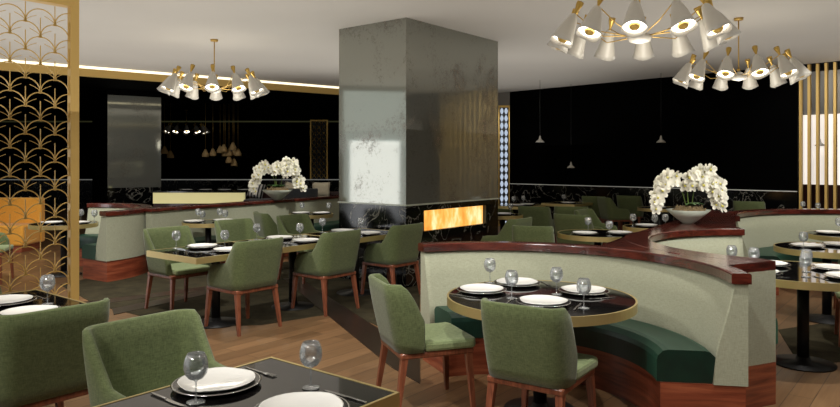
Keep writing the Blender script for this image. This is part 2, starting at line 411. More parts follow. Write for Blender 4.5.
# ------------------------------------------------------------------ booths
def booth(name, label, c, R, a0, a1, seat=.5, th=.14, wedge=.16, inner='sage_fabric', seatmat='green_velvet', shelf=None, cat='booth', seat_trim=(0, 0)):
    a0, a1 = math.radians(a0), math.radians(a1); n = 56
    p = empty(name, (c[0], c[1], 0)); tag(p, label, cat, 'curved restaurant booths')
    mb = MB(); rows = []                   # backrest: thin at the top, thick at the seat
    for i in range(n+1):
        a = a0+(a1-a0)*i/n; ca, sa = math.cos(a), math.sin(a)
        sec = [(R-wedge, .29), (R-wedge*.82, .50), (R-wedge*.35, .72), (R, .925), (R+th, .925), (R+th, .29)]
        rows.append([mb.bm.verts.new((r*ca, r*sa, z)) for r, z in sec])
    for i in range(n):
        for k in range(6):
            l = (k+1) % 6; f = mb.bm.faces.new((rows[i][k], rows[i][l], rows[i+1][l], rows[i+1][k])); f.smooth = k in (0, 1, 2)
    mb.bm.faces.new(rows[0][::-1]); mb.bm.faces.new(rows[-1])
    mb.build('backrest', inner, p)
    MB().arcwall((0, 0), R-.03, R+th+.015, a0-.012, a1+.012, .915, .98, n, .012).build('cap_rail', 'cap_wood', p)
    s0, s1 = a0+math.radians(seat_trim[0]), a1-math.radians(seat_trim[1])
    MB().arcwall((0, 0), R-seat, R-wedge*.8, s0, s1, .29, .49, n, .07).build('seat_cushion', seatmat, p)
    MB().arcwall((0, 0), R-seat+.02, R+th-.01, a0+.01, a1-.01, 0, .29, n).build('plinth', 'plinth_wood', p)
    if shelf:
        for q, poly in enumerate(shelf):
            sp = [(x-c[0], y-c[1]) for x, y in poly]
            MB().prism(sp, .918, .979).build('shelf', 'cap_wood', p)
            MB().prism(sp, .29, .918).build('shelf_panel', inner, p)
            MB().prism(sp, 0, .29).build('shelf_plinth', 'plinth_wood', p)
    return p
c1, c2, r1, r2 = (.57, 4.34), (3.2, 5.65), 1.45, 1.43
arc = lambda c, r, a, b, n=14: [(c[0]+r*math.cos(math.radians(a+(b-a)*i/n)), c[1]+r*math.sin(math.radians(a+(b-a)*i/n))) for i in range(n+1)]
booth('curved_booth', 'large curved sage booth with green velvet seat in the right foreground', c1, 1.375, -9.5, 113, seat=.46, th=.07, wedge=.13, seat_trim=(1, 2))
booth('curved_booth', 'sage booth turned away behind the front booth, its end panel beside the right table', c2, 1.24, 86, 228, th=.18, wedge=.12,
      shelf=[arc(c1, r1, 29, 52)+[(1.95, 6.3), (2.68, 7.42), (4.15, 9.7), (4.15, 8.9), (3.35, 7.15)]+arc(c2, r2, 92, 203), arc(c1, r1, 3, 24)+arc(c2, r2, 207, 224)+[(2.40, 4.74), (2.435, 4.62), (2.035, 4.44)]])
booth('curved_booth', 'sage booth furthest back on the right, in front of the black wall', (5.65, 8.1), 1.7, 25, 166)
booth('curved_booth', 'sage booth with bulging end panel behind the gold screen on the left', (-5.42, 10.05), 1.2, -34, 95, th=.12)

# long straight banquette on the left
B0 = Vector((-3.95, 9.95, 0)); B1 = Vector((-1.55, 14.1, 0)); bd = (B1-B0).normalized(); bn = Vector((bd.y, -bd.x, 0)); BL = (B1-B0).length
p = empty('banquette', tuple(B0)); tag(p, 'long straight sage banquette with dark wood cap and green seat left of the pillar', 'banquette')
MB().obox(V0, bd*BL, -bn*.14, .29, .925).build('backrest', 'sage_fabric', p)
MB().obox(bn*.03-bd*.03, bd*(BL+.06), -bn*.22, .925, .98).build('cap_rail', 'cap_wood', p, bevel=.01)
MB().obox(V0+bd*.15, bd*(BL-.15), bn*.48, .29, .48).build('seat_cushion', 'green_velvet', p, bevel=.04)
MB().obox(V0, bd*BL, bn*.42, 0, .29).build('plinth', 'plinth_wood', p)
# orange sofa and bench seen through the gold screen
def sofa(name, label, o, L, dep, mat, h0, h1):
    p = empty(name, o); tag(p, label, 'sofa')
    MB().box((0, dep, .12), (L, dep+.16, h1), .03).build('backrest', mat, p)
    MB().box((0, 0, .12), (L, dep-.005, h0), .04).build('seat_cushion', mat, p)
    MB().box((.05, .05, 0), (L-.05, dep+.1, .12)).build('plinth', 'plinth_wood', p); return p
sofa('sofa', 'orange upholstered sofa seen through the gold screen', (-9.2, 12.4, 0), 1.9, .6, 'orange_fabric', .5, .98)
p = tag(empty('bench', (-5.3, 9.2+1.0, 0)), None, None)
bpy.data.objects.remove(p)

# ------------------------------------------------------------------ chairs
def u_path(wd, yb, yf, r, n=6):
    pts = [(-wd, yf)]
    k = 7
    for i in range(1, k): pts.append((-wd, yf+(yb+r-yf)*i/k))
    for i in range(n+1):
        a = PI+PI/2*i/n; pts.append((-wd+r+r*math.cos(a), yb+r+r*math.sin(a)))
    for i in range(1, 6): pts.append((-wd+r+(2*wd-2*r)*i/6, yb))
    for i in range(n+1):
        a = 1.5*PI+PI/2*i/n; pts.append((wd-r+r*math.cos(a), yb+r+r*math.sin(a)))
    for i in range(1, k+1): pts.append((wd, yb+r+(yf-yb-r)*i/k))
    return pts
def sm(t): t = max(0, min(1, t)); return t*t*(3-2*t)
def shell_mesh(wd, yb, yf, r, z0, topf, th=.045, lean=.09, splay=.03):
    mb = MB(); P = u_path(wd, yb, yf, r); rows = []
    n = len(P)
    for i, (x, y) in enumerate(P):
        x0, y0 = P[max(i-1, 0)]; x1, y1 = P[min(i+1, n-1)]
        tx, ty = x1-x0, y1-y0; L = math.hypot(tx, ty); nx, ny = -ty/L, tx/L   # inward normal
        if nx*(0-x)+ny*(0-y) < 0: nx, ny = -nx, -ny
        zt = topf(y)
        sec = []
        hh = zt-z0
        for q in (0, .15, .35, .6, .85): sec.append((0, z0+(hh-.02)*q))
        sec += [(.004, zt-.012), (th*.3, zt-.002), (th*.7, zt-.002), (th-.004, zt-.012)]
        for q in (.85, .6, .35, .15, 0): sec.append((th, z0+(hh-.02)*q))
        row = []
        for off, z in sec:
            k = (z-z0)/.48
            bulge = .006*math.sin(min(1, (z-z0)/hh)*PI) if off == 0 else 0
            px = x+nx*(off-bulge)+splay*k*(x/wd); py = y+ny*(off-bulge)-lean*k*sm((yf-y)/(yf-yb))
            row.append(mb.bm.verts.new((px, py, z)))
        rows.append(row)
    m_ = len(rows[0])
    for i in range(n-1):
        for k in range(m_):
            l = (k+1) % m_; f = mb.bm.faces.new((rows[i][k], rows[i][l], rows[i+1][l], rows[i+1][k])); f.smooth = True
    mb.bm.faces.new(rows[0][::-1]); mb.bm.faces.new(rows[-1])
    return mb
def leg_mb(x0, y0, x1, y1, zt=.40, w0=.022, w1=.013):
    mb = MB(); top = [(x0+a*w0, y0+b_*w0, zt) for a, b_ in ((-1, -1), (1, -1), (1, 1), (-1, 1))]; bot = [(x1+a*w1, y1+b_*w1, 0) for a, b_ in ((-1, -1), (1, -1), (1, 1), (-1, 1))]
    mb.face(top); mb.face(bot[::-1])
    for i in range(4):
        j = (i+1) % 4; mb.face([bot[i], bot[j], top[j], top[i]])
    bmesh.ops.remove_doubles(mb.bm, verts=mb.bm.verts[:], dist=1e-5)
    return mb
def make_chair(kind):
    def f():
        t = empty('dining_chair')
        if kind == 'arm':
            wd, yb, yf = .265, -.27, .2
            def top(y):
                b_ = .905
                if y < -.2: return b_
                s = sm((y+.2)/.15); z = b_+(.675-b_)*s
                if y > -.05: z -= .02*(y+.05)/.25
                if y > .12: z -= .10*((y-.12)/.08)**2
                return z
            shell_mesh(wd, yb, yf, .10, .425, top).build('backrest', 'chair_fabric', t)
            sw = wd-.05
        else:
            wd, yb, yf = .245, -.27, -.10
            def top(y):
                b_ = .875
                if y < -.21: return b_
                return b_+(.62-b_)*sm((y+.21)/.13)
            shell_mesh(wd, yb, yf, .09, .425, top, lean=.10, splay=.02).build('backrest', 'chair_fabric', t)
            sw = wd-.005
        if kind == 'arm': MB().box((-sw, -.215, .425), (sw, .275, .49), .022, 3).build('seat', 'chair_fabric_lit', t)
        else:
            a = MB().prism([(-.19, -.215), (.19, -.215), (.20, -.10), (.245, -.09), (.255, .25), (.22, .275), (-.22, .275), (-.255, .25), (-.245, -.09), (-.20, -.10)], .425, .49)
            a.build('seat', 'chair_fabric_lit', t, bevel=.02)
        MB().box((-wd+.012, -.255, .385), (wd-.012, .255, .425), .01).build('seat_frame', 'leg_wood', t)
        for sx in (-1, 1):
            leg_mb(sx*(wd-.04), .225, sx*(wd-.01), .25).build('leg', 'leg_wood', t)
            leg_mb(sx*(wd-.04), -.225, sx*(wd-.015), -.285).build('leg', 'leg_wood', t)
        return t
    return f
def chair(x, y, phi, label, kind='arm', group=None):
    return instance('chair_'+kind, make_chair(kind), (x, y, 0), -math.radians(phi), label, 'chair', group)
FD2, FND2, FD1 = -51.3, 128.7, 38.7

chair(-2.12, 3.70, FD2, 'green armchair at the left edge of the foreground, its back to the camera')
chair(-1.11, 3.06, FND2, 'green armchair facing the black foreground table, open side to the camera')
chair(-3.15, 4.66, FND2, 'green armchair cut by the left picture edge beside the gold screen')
chair(-1.79, 6.8, FD2, 'green armchair with its back to us at the near end of the long table')
chair(-1.08, 7.63, FD2, 'green armchair with its back to us at the middle of the long table')
chair(-.37, 8.45, FD2, 'green armchair nearest the marble pillar base, back to us')
chair(-2.72, 7.65, FND2, 'green armchair with brightly lit seat on the far side of the long table, leftmost')
chair(-2.25, 8.75, FND2, 'dark green armchair, middle one on the far side of the long table')
chair(-1.62, 9.55, FND2, 'dark green armchair on the far side of the long table close to the pillar')
chair(-2.15, 10.35, 60, 'dark green armchair seen side on, between the long table and the banquette')
chair(0.04, 4.62, 70, 'armless green chair left of the round booth table, seen from its side', 'side')
chair(.72, 3.98, 34, 'armless green chair in front of the round booth table, back to us', 'side')
chair(-6.0, 9.35, 75, 'green chair with pale seat seen through the gold screen')
chair(4.1, 6.15, -62, 'green chair cut by the right picture edge beside the right round table')
chair(5.0, 7.45, -100, 'green chair at the right picture edge by the second round table')
def back_chair(px, topy, phi, label, kind='arm'):
    h = .905 if kind == 'arm' else .875
    Y = F*(H-h)/(topy-HOR); chair((px-420)*Y/F, Y+.2, phi, label, kind)
back_chair(539, 225, 20, 'armless green chair just behind the wood cap of the front booth', 'side')
back_chair(504, 218, FD2, 'dark green armchair beside the fireplace, behind the front booth')
back_chair(541, 206, 30, 'dark green chair in the background below the first small pendant')
back_chair(573, 206, 10, 'dark green armchair in the background, right of the one under the pendant')
back_chair(604, 211, 128, 'green armchair turned side on in the middle of the background')
back_chair(583, 214, FD1, 'dark green armchair directly left of the side-on background chair')
back_chair(601, 196, FD1, 'green chair near the black wall, third from the orchid')
back_chair(619, 197.5, 80, 'green armchair near the black wall, left of the orchid, side arm visible')
back_chair(636, 195.5, FD1, 'green chair near the black wall, closest to the orchid')
back_chair(505, 197, 100, 'dark green armchair beside the white patterned lattice panel')
back_chair(757, 201, FD1, 'small green chair by the marble dado, left of a pair near the slatted screen')
back_chair(773, 199, FD1, 'small green chair by the marble dado, right of a pair near the slatted screen')

# ------------------------------------------------------------------ tables
def make_round(r):
    def f():
        t = empty('round_table')
        MB().lathe([(r-.012, .735), (r-.012, .762)], 64, smooth=False).build('table_top', 'table_top_black', t)
        MB().arcwall((0, 0), r-.012, r, 0, 2*PI*.99999, .705, .764, 72).build('rim', 'brass_rim', t)['label'] = 'brass rim'
        MB().lathe([(.045, .02), (.045, .735)], 20).build('pedestal', 'black_metal', t)
        MB().lathe([(.001, 0), (.24, 0), (.24, .012), (.06, .03), (.05, .06), (.001, .06)], 36).build('base', 'black_metal', t)
        return t
    return f
def round_table(x, y, r, label): return instance('rt%.2f' % r, make_round(r), (x, y, 0), 0, label, 'table')
def make_square(a, b_):
    def f():
        t = empty('dining_table')
        MB().box((-a+.012, -b_+.012, .735), (a-.012, b_-.012, .762)).build('table_top', 'table_top_black', t)
        m = MB()
        m.box((-a, -b_, .705), (a, -b_+.012, .764)); m.box((-a, b_-.012, .705), (a, b_, .764))
        m.box((-a, -b_+.012, .705), (-a+.012, b_-.012, .764)); m.box((a-.012, -b_+.012, .705), (a, b_-.012, .764))
        m.build('rim', 'brass_rim', t)['label'] = 'brass rim'
        MB().lathe([(.045, .02), (.045, .735)], 20).build('pedestal', 'black_metal', t)
        MB().lathe([(.001, 0), (.24, 0), (.24, .012), (.06, .03), (.05, .06), (.001, .06)], 36).build('base', 'black_metal', t)
        return t
    return f
RZ1 = -A1                                  # local +Y along D1, local +X along -D2
def table_at(corner, ln, wd, label, key):  # corner = near corner on the -D2 side
    c = Vector(corner)+D1*ln/2+D2*wd/2
    return instance(key, make_square(wd/2, ln/2), (c.x, c.y, 0), RZ1, label, 'table')

# place settings
def plate_mesh():
    t = MB(); n = 14
    prof = [(.0, .004), (.085, .004), (.125, .012), (.146, .018), (.150, .020), (.146, .015), (.122, .007), (.08, 0), (0, 0)]
    rings = []
    for r, z in prof:
        ring = []
        for i in range(28):
            a = 2*PI*i/28; rr = r*(1+.02*math.cos(3*a+.5)+.012*math.cos(7*a)+.018*math.cos(5*a)); ring.append(t.bm.verts.new((rr*math.cos(a), rr*math.sin(a), z)))
        rings.append(ring)
    for k in range(len(rings)-1):
        for i in range(28):
            j = (i+1) % 28; f = t.bm.faces.new((rings[k][i], rings[k][j], rings[k+1][j], rings[k+1][i])); f.smooth = True
    bmesh.ops.remove_doubles(t.bm, verts=t.bm.verts[:], dist=1e-5)
    return t
def make_plate(): return plate_mesh().build('plate', 'ceramic')
def make_charger():
    o = MB().lathe([(.001, 0), (.12, 0), (.165, .012), (.172, .016), (.165, .018), (.12, .006), (.001, .006)], 40).build('charger_plate', 'charger_black')
    MB().open_lathe([(.1655, .0185), (.172, .0165), (.174, .0175), (.168, .020), (.1655, .0185)], 40).build('silver_edge', 'silver', o)
    return o
def make_glass():
    o = MB().open_lathe([(.0, .001), (.034, .002), (.034, .003), (.006, .006), (.0035, .012), (.0033, .075), (.008, .082), (.026, .090), (.039, .106), (.044, .126), (.0435, .148), (.038, .168), (.031, .182), (.0305, .182), (.0375, .168), (.043, .148), (.0435, .126), (.0385, .107), (.0255, .091), (.002, .085)], 24).build('wine_glass', 'clear_glass')
    return o
def make_fork():
    t = MB(); t.box((-.004, -.10, 0), (.004, .03, .004), .001, 1); t.box((-.011, .03, .0), (.011, .05, .004), .001, 1)
    for k in range(4): t.box((-.011+k*.0063, .05, .001), (-.008+k*.0063, .095, .004))
    return t.build('fork', 'silver')
def make_knife():
    t = MB(); t.box((-.005, -.11, 0), (.005, -.01, .006), .001, 1); t.prism([(-.006, -.01), (.007, -.01), (.010, .04), (.006, .10), (-.002, .115), (-.006, .09)], 0, .003)
    return t.build('knife', 'silver')
TZ = .7625
def setting(x, y, phi, where, glass=None, cut=True, tz=TZ, gname='table settings'):
    rz = -math.radians(phi); c, s = math.cos(rz), math.sin(rz)
    L = lambda a, b_: (x+a*c-b_*s, y+a*s+b_*c)
    instance('charger', make_charger, (x, y, tz), rz, 'black charger plate with silver edge '+where, 'charger plate', 'black charger plates')
    instance('plate', make_plate, (x, y, tz+.009), rz+random.random(), 'white dinner plate '+where, 'plate', 'white dinner plates')
    if cut:
        a, b_ = L(-.215, 0); instance('fork', make_fork, (a, b_, tz+.0015), rz, 'silver fork '+where, 'fork', 'forks')
        a, b_ = L(.215, 0); instance('knife', make_knife, (a, b_, tz+.0015), rz, 'silver knife '+where, 'knife', 'knives')
    g = glass or L(.16, .19)
    instance('glass', make_glass, (g[0], g[1], tz+.001), 0, 'clear balloon wine glass '+where, 'wine glass', 'wine glasses')

# foreground table
T1c = Vector((-.68, 3.09, 0))
table_at(T1c-D1*1.15-D2*.77, 1.15, .77, 'black square table with brass rim at the bottom of the picture', 'fore')
setting(-.81, 2.69, FND2, 'on the foreground table, by the armchair', (-.83, 2.50))
setting(-.42, 2.39, FD2, 'on the foreground table, cut by picture bottom', (-.43, 2.66))
# left table
T0c = Vector((-2.09, 4.26, 0))
table_at(T0c-D1*1.15, 1.15, .77, 'black table with brass rim at the left picture edge beside the gold screen', 'fore')
setting(-2.62, 4.27, FND2, 'on the left edge table, further plate', (-2.87, 4.15))
setting(-2.28, 3.94, FD2, 'on the left edge table, nearer plate', (-2.34, 4.24))
# long table of three
T2c = Vector((-2.08, 6.28, 0)); seats = ['near', 'middle', 'far']
for i in range(3):
    cc = T2c+D1*(i*1.03)
    table_at(cc, 1.02, .88, 'black dining table with brass rim, %s one of the row left of the pillar' % ['nearest', 'middle', 'furthest'][i], 'long')
    a = cc+D1*.5+D2*.2; setting(a.x, a.y, FD2, 'on the %s long table, camera side' % seats[i], (a.x-.12, a.y+.27))
    a = cc+D1*.5+D2*.66; setting(a.x, a.y, FND2, 'on the %s long table, booth side' % seats[i], (a.x-.25, a.y-.07))
# front booth table
round_table(.8, 4.5, .62, 'large round black table with brass rim inside the front booth')
setting(.425, 4.66, 130, 'at the left side of the front booth table', (.516, 4.98))
setting(.71, 4.93, 170, 'at the back of the front booth table', (.60, 4.42))
setting(.775, 4.25, 24, 'at the front of the front booth table', (.92, 4.55))
setting(1.12, 4.62, -110, 'at the right side of the front booth table', (1.0, 4.12))
# right tables
round_table(3.15, 5.55, .6, 'round black table with brass rim beside the right booth end')
setting(3.02, 5.85, 180, 'at the back of the right round table', (2.78, 5.62), cut=False)
setting(2.72, 5.42, 80, 'at the left of the right round table', (2.66, 5.76))
setting(3.45, 5.62, -90, 'at the right of the right round table', (3.15, 5.5))
setting(3.3, 5.2, 0, 'at the front of the right round table', (3.0, 5.25))
round_table(4.28, 7.1, .5, 'smaller round table with brass rim behind the right round table')
setting(4.1, 7.15, 90, 'at the left of the smaller round table', (3.92, 6.9), cut=False)
setting(4.5, 7.25, -90, 'at the right of the smaller round table', (4.35, 6.85), cut=False)
round_table(5.35, 8.4, .5, 'round table inside the furthest right booth')
setting(5.15, 8.5, 90, 'at the left of the furthest booth table', (5.35, 8.62), cut=False)
setting(5.6, 8.55, -90, 'at the right of the furthest booth table', (5.8, 8.4), cut=False)
# left round tables
round_table(-3.2, 10.2, .38, 'small round table with brass rim in front of the banquette, left one')
setting(-3.38, 10.1, 90, 'on the left banquette table, left side', (-3.42, 10.4), cut=False)
setting(-3.0, 10.3, -90, 'on the left banquette table, right side', (-2.9, 10.05), cut=False)
round_table(-1.9, 11.8, .38, 'small round table with brass rim in front of the banquette, right one')
setting(-2.08, 11.8, 90, 'on the right banquette table, left side', (-2.1, 12.02), cut=False)
setting(-1.72, 11.8, -90, 'on the right banquette table, right side', (-1.62, 12.0), cut=False)
round_table(-5.25, 9.95, .46, 'round table with brass rim seen past the gold screen')
setting(-5.4, 9.9, 90, 'on the table behind the gold screen, left side', (-5.15, 10.25), cut=False)
setting(-5.0, 9.9, -90, 'on the table behind the gold screen, right side', (-4.88, 10.12), cut=False)
# tables of the background on the right
round_table(2.25, 8.55, .5, 'round table just behind the front booth cap, in the middle of the background')
setting(2.05, 8.4, 90, 'on the middle background table, left side', (2.18, 8.75), cut=False)
setting(2.5, 8.45, -90, 'on the middle background table, right side', (2.3, 8.2), cut=False)
round_table(3.17, 9.45, .32, 'small round table crowded with glasses left of the orchid')
setting(3.17, 9.45, 0, 'on the small table left of the orchid', (2.95, 9.35), cut=False)
for g in ((-3.1, 10.45), (-3.2, 9.93)):
    instance('glass', make_glass, (g[0], g[1], TZ+.001), 0, 'clear wine glass at the %s of the left small banquette table' % ('back' if g[1] > 10 else 'front'), 'wine glass', 'wine glasses')
for g in ((3.2, 9.2), (3.38, 9.3)):
    instance('glass', make_glass, (g[0], g[1], TZ+.001), 0, 'clear wine glass at the front of the table left of the orchid' if g[0] < 3.3 else 'clear wine glass at the right rim of the table left of the orchid', 'wine glass', 'wine glasses')
table_at((2.1, 13.6, 0), .9, .8, 'rectangular background table with brass rim near the lattice panel', 'bk')
a = Vector((2.1, 13.6, 0))
for k in range(2):
    c_ = a+D1*(.25+.4*k)+D2*.3; setting(c_.x, c_.y, FD2, 'on the rectangular background table, %s plate' % ['left', 'right'][k], None, cut=False)
table_at((3.3, 14.4, 0), .9, .8, 'rectangular background table right of the lattice panel, further back', 'bk')
c_ = Vector((3.3, 14.4, 0))+D1*.3+D2*.3; setting(c_.x, c_.y, FD2, 'on the further rectangular background table', None, cut=False)
round_table(1.42, 11.6, .35, 'small background table right beside the fireplace corner')
setting(1.42, 11.6, 0, 'on the small table beside the fireplace corner', None, cut=False)
round_table(4.75, 13.4, .42, 'background table behind the orchid')
setting(4.7, 13.3, 0, 'on the background table behind the orchid', None, cut=False)
round_table(7.0, 12.2, .45, 'background table in front of the slatted screen')
setting(6.85, 12.1, 90, 'before the slatted screen, left side', None, cut=False)
setting(7.2, 12.2, -90, 'before the slatted screen, right side', None, cut=False)

# ------------------------------------------------------------------ chandeliers
def shade_parts(parent, ang, rr, drop, tilt):
    M = Matrix.Rotation(ang, 4, 'Z') @ Matrix.Translation((rr, 0, drop)) @ Matrix.Rotation(-tilt, 4, 'Y')
    wob = lambda a, r: .012*math.cos(3*a)*max(0, (r-.09)/.03) if r > .09 else 0
    sh = MB().open_lathe([(.018, 0), (.034, -.015), (.050, -.06), (.066, -.12), (.080, -.18), (.094, -.24), (.108, -.285), (.105, -.285), (.090, -.238), (.076, -.18), (.062, -.12), (.045, -.06), (.016, -.01)], 20, M, wob)
    s = sh.build('shade', 'shade_white', parent)
    MB().lathe([(.001, .12), (.034, .12), (.031, .09), (.012, .02), (.012, .01), (.022, -.012), (.001, -.012)], 14, M=M).build('cap', 'brass', s)
    MB().lathe([(.001, -.238), (.04, -.238), (.088, -.238), (.092, -.25), (.001, -.25)], 16, M=M).build('diffuser', 'bulb_glow', s)
    MB().lathe([(.001, -.285), (.035, -.275), (.052, -.252), (.001, -.252)], 12, M=M).build('bulb', 'brass', s)
def make_chandelier():
    t = empty('chandelier')                # origin at the ceiling rose
    MB().lathe([(.001, .075), (.06, .075), (.055, .045), (.001, .045)], 20).build('ceiling_rose', 'brass_soft', t)
    MB().lathe([(.008, .05), (.008, -.66)], 10).build('rod', 'brass_soft', t)
    MB().lathe([(.001, -.63), (.03, -.64), (.10, -.68), (.11, -.70), (.09, -.74), (.001, -.76)], 24).build('hub', 'shade_white', t)
    MB().lathe([(.001, -.60), (.028, -.60), (.012, -.635), (.001, -.635)], 16).build('hub_cone', 'brass', t)
    for k in range(12):
        a = 2*PI*(k+.3)/12; ca, sa = math.cos(a), math.sin(a); z = -.62 if k % 2 else -.70
        MB().tube([(ca*.06, sa*.06, -.69), (ca*.35, sa*.35, z), (ca*.62, sa*.62, -.50)], .005, 6).build('arm', 'brass_soft', t)
        shade_parts(t, a, .62, -.51, math.radians(27))
    return t
def chandelier(x, y, rz, label): return instance('chandelier', make_chandelier, (x, y, HC-.076), rz, label, 'chandelier', None)
chandelier(2.0, 6.15, 0, 'large brass chandelier with white cone shades at the top right, nearest')
chandelier(4.22, 8.94, .25, 'brass chandelier with white cone shades at the right, behind the nearest one')
chandelier(-3.2, 10.5, .1, 'brass chandelier with white cone shades hanging at the left in front of the black zone')
chandelier(-8.45, 24.4, .2, 'distant chandelier glowing in the black zone on the left')
def lamp_in(x, y, power):
    l = bpy.data.lights.new('chandelier_light', 'POINT'); l.energy = power; l.color = (1, .93, .8); l.shadow_soft_size = .3
    o = bpy.data.objects.new('chandelier_light', l); COL.objects.link(o); o.location = (x, y, 2.5)
for x, y in ((2.02, 6.15), (4.22, 8.94), (-3.2, 10.5)): lamp_in(x, y, 18)

# small cone pendants
def make_pendant(ln):
    def f():
        t = empty('pendant_lamp')
        MB().lathe([(.004, 0), (.004, -ln)], 6).build('cord', 'steel_dark', t)
        MB().open_lathe([(.012, -ln+.03), (.02, -ln), (.03, -ln-.05), (.09, -ln-.10), (.10, -ln-.12), (.035, -ln-.06), (.012, -ln)], 20).build('shade', 'shade_white', t)
        MB().lathe([(.001, -ln-.09), (.05, -ln-.09), (.05, -ln-.1), (.001, -ln-.1)], 14).build('diffuser', 'bulb_glow', t)
        return t
    return f
def pendant(px, topy, boty, label):
    Y = (HC-H)*F/(HOR-topy); ln = HC-(H+(HOR-boty)*Y/F)
    o = make_pendant(ln)(); o.location = ((px-420)*Y/F, Y, HC-.001); tag(o, label, 'pendant lamp', 'small cone pendants')
pendant(540, 80, 137, 'small cone pendant lamp hanging before the black wall, left one')
pendant(661, 73, 137, 'small cone pendant lamp hanging before the black wall, above the right orchid')
pendant(571, 84, 163, 'small cone pendant lamp hanging lowest, between the other two')
for px, by, nm in ((820, 140, 'left'), (829.5, 141, 'right')):
    Y = 13.9 if px < 825 else 14.15; ln = HC-(H+(HOR-by)*Y/F)
    o = make_pendant(ln)(); o.location = ((px-420)*Y/F, Y, HC-.001); tag(o, 'cone pendant lamp behind the slatted screen, %s one of the pair' % nm, 'pendant lamp', 'small cone pendants')
# cluster of glass jar pendants far left
def cluster(label, pts, Y):
    t = empty('pendant_cluster', ((225-420)*Y/F, Y, HC-.001)); tag(t, label, 'pendant cluster')
    x0 = (225-420)*Y/F
    for i, (px, py) in enumerate(pts):
        x = (px-420)*Y/F-x0; z = (H+(HOR-py)*Y/F)-HC; y = ((i*37) % 7-3)*.12
        MB().lathe([(.006, 0), (.006, z)], 5, c=(x, y, 0)).build('cord', 'brass_soft', t)
        MB().lathe([(.001, z+.08), (.03, z+.08), (.07, z), (.11, z-.08), (.11, z-.16), (.001, z-.16)], 12, c=(x, y, 0)).build('lantern', 'candle_wax', t)
cluster('cluster of small amber lanterns on long cords in the black zone', [(209, 152), (214, 151), (219, 148), (222, 151), (226, 147), (229, 151), (232, 150), (236, 145), (239, 151), (228, 158), (231, 161)], 22)
cluster('pair of small amber lanterns beside the distant mirrored pillar', [(161, 151), (166, 149), (169, 153)], 21.5)

# ------------------------------------------------------------------ gold lattice screen at left
def ribbon(mb, pts, wd, t):
    P = [Vector((a, 0, b_)) for a, b_ in pts]; n = len(P); rows = []
    for i, p_ in enumerate(P):
        d = (P[min(i+1, n-1)]-P[max(i-1, 0)]).normalized(); nn = Vector((-d.z, 0, d.x))*wd/2
        w_ = Vector((0, t/2, 0))
        rows.append([mb.bm.verts.new(q) for q in (p_+nn-w_, p_-nn-w_, p_-nn+w_, p_+nn+w_)])
    for i in range(n-1):
        for k in range(4): mb.bm.faces.new((rows[i][k], rows[i][(k+1) % 4], rows[i+1][(k+1) % 4], rows[i+1][k]))
    mb.bm.faces.new(rows[0][::-1]); mb.bm.faces.new(rows[-1])
sp0 = Vector((-3.13, 6.02, 0))
scr = empty('lattice_screen', tuple(sp0), math.atan2(-D1.y, -D1.x)); tag(scr, 'tall gold openwork screen with a fish-scale fan pattern at the left edge', 'screen')
mb = MB(); r = .12; WD, HT = 1.32, 3.04
cols = int(WD/r)
row = 0; z = .1
while z < HT-.01:
    for c_ in range(0, 12):
        cx = .0+(c_*2+(row % 2))*r
        if cx > WD+.01: continue
        a_lo, a_hi = (0, PI)
        pts = []
        for i in range(15):
            a = PI*i/14; x = cx+r*math.cos(a); zz = z-r+r*math.sin(a)
            if -0.001 <= x <= WD+.001 and zz > .02: pts.append((x, zz))
        if len(pts) > 1: ribbon(mb, pts, .008, .008)
        if cx > WD-.01 or z+.16 > HT: continue
        if cx > .01:
            for s in (-1, 1):
                for (ex, ez, bx) in ((.088, .062, 1.5), (.062, .108, 1.9)):
                    q = [(cx+s*ex*(t_/6)**bx, z+ez*(t_/6)**.8) for t_ in range(7)]; ribbon(mb, q, .0045, .006)
        ribbon(mb, [(cx+(.004 if cx < .01 else 0), z-.01), (cx+(.004 if cx < .01 else 0), z+.165)], .006, .006)
        if cx > .01:
            w_ = mb; pr = [(cx-.016, z-.008), (cx+.016, z-.008), (cx+.004, z+.04), (cx-.004, z+.04)]
            vs0 = [mb.bm.verts.new((a, -.004, b_)) for a, b_ in pr]; vs1 = [mb.bm.verts.new((a, .004, b_)) for a, b_ in pr]
            mb.bm.faces.new(vs0); mb.bm.faces.new(vs1[::-1])
            for i in range(4): mb.bm.faces.new((vs0[i], vs0[(i+1) % 4], vs1[(i+1) % 4], vs1[i]))
    z += r; row += 1
mb.build('lattice_panel', 'gold_paint', scr)
MB().box((-.075, -.035, 0), (0, .035, HC-.01)).build('post', 'gold_paint', scr, bevel=.004)
MB().box((WD, -.05, 0), (WD+.1, .05, HC-.01)).build('post', 'gold_paint', scr, bevel=.004)
MB().box((0, -.05, HT), (WD, .05, HT+.14)).build('rail', 'gold_paint', scr)
MB().box((0, -.05, 0), (WD, .05, .09)).build('rail', 'gold_paint', scr)

# slatted gold screen at right
sl = empty('slatted_screen', tuple(Rq)); tag(sl, 'screen of vertical gold slats at the right end of the black wall', 'screen')
mb = MB(); n = 15
for k in range(n):
    o = rd*(k*.147+.01); mb.obox(o, rd*.045, nr*.09, .06, HC-.01)
mb.build('slats', 'gold_paint', sl)
MB().obox(V0, rd*(n*.147), nr*.14, 0, .06).build('rail', 'brass_soft', sl)

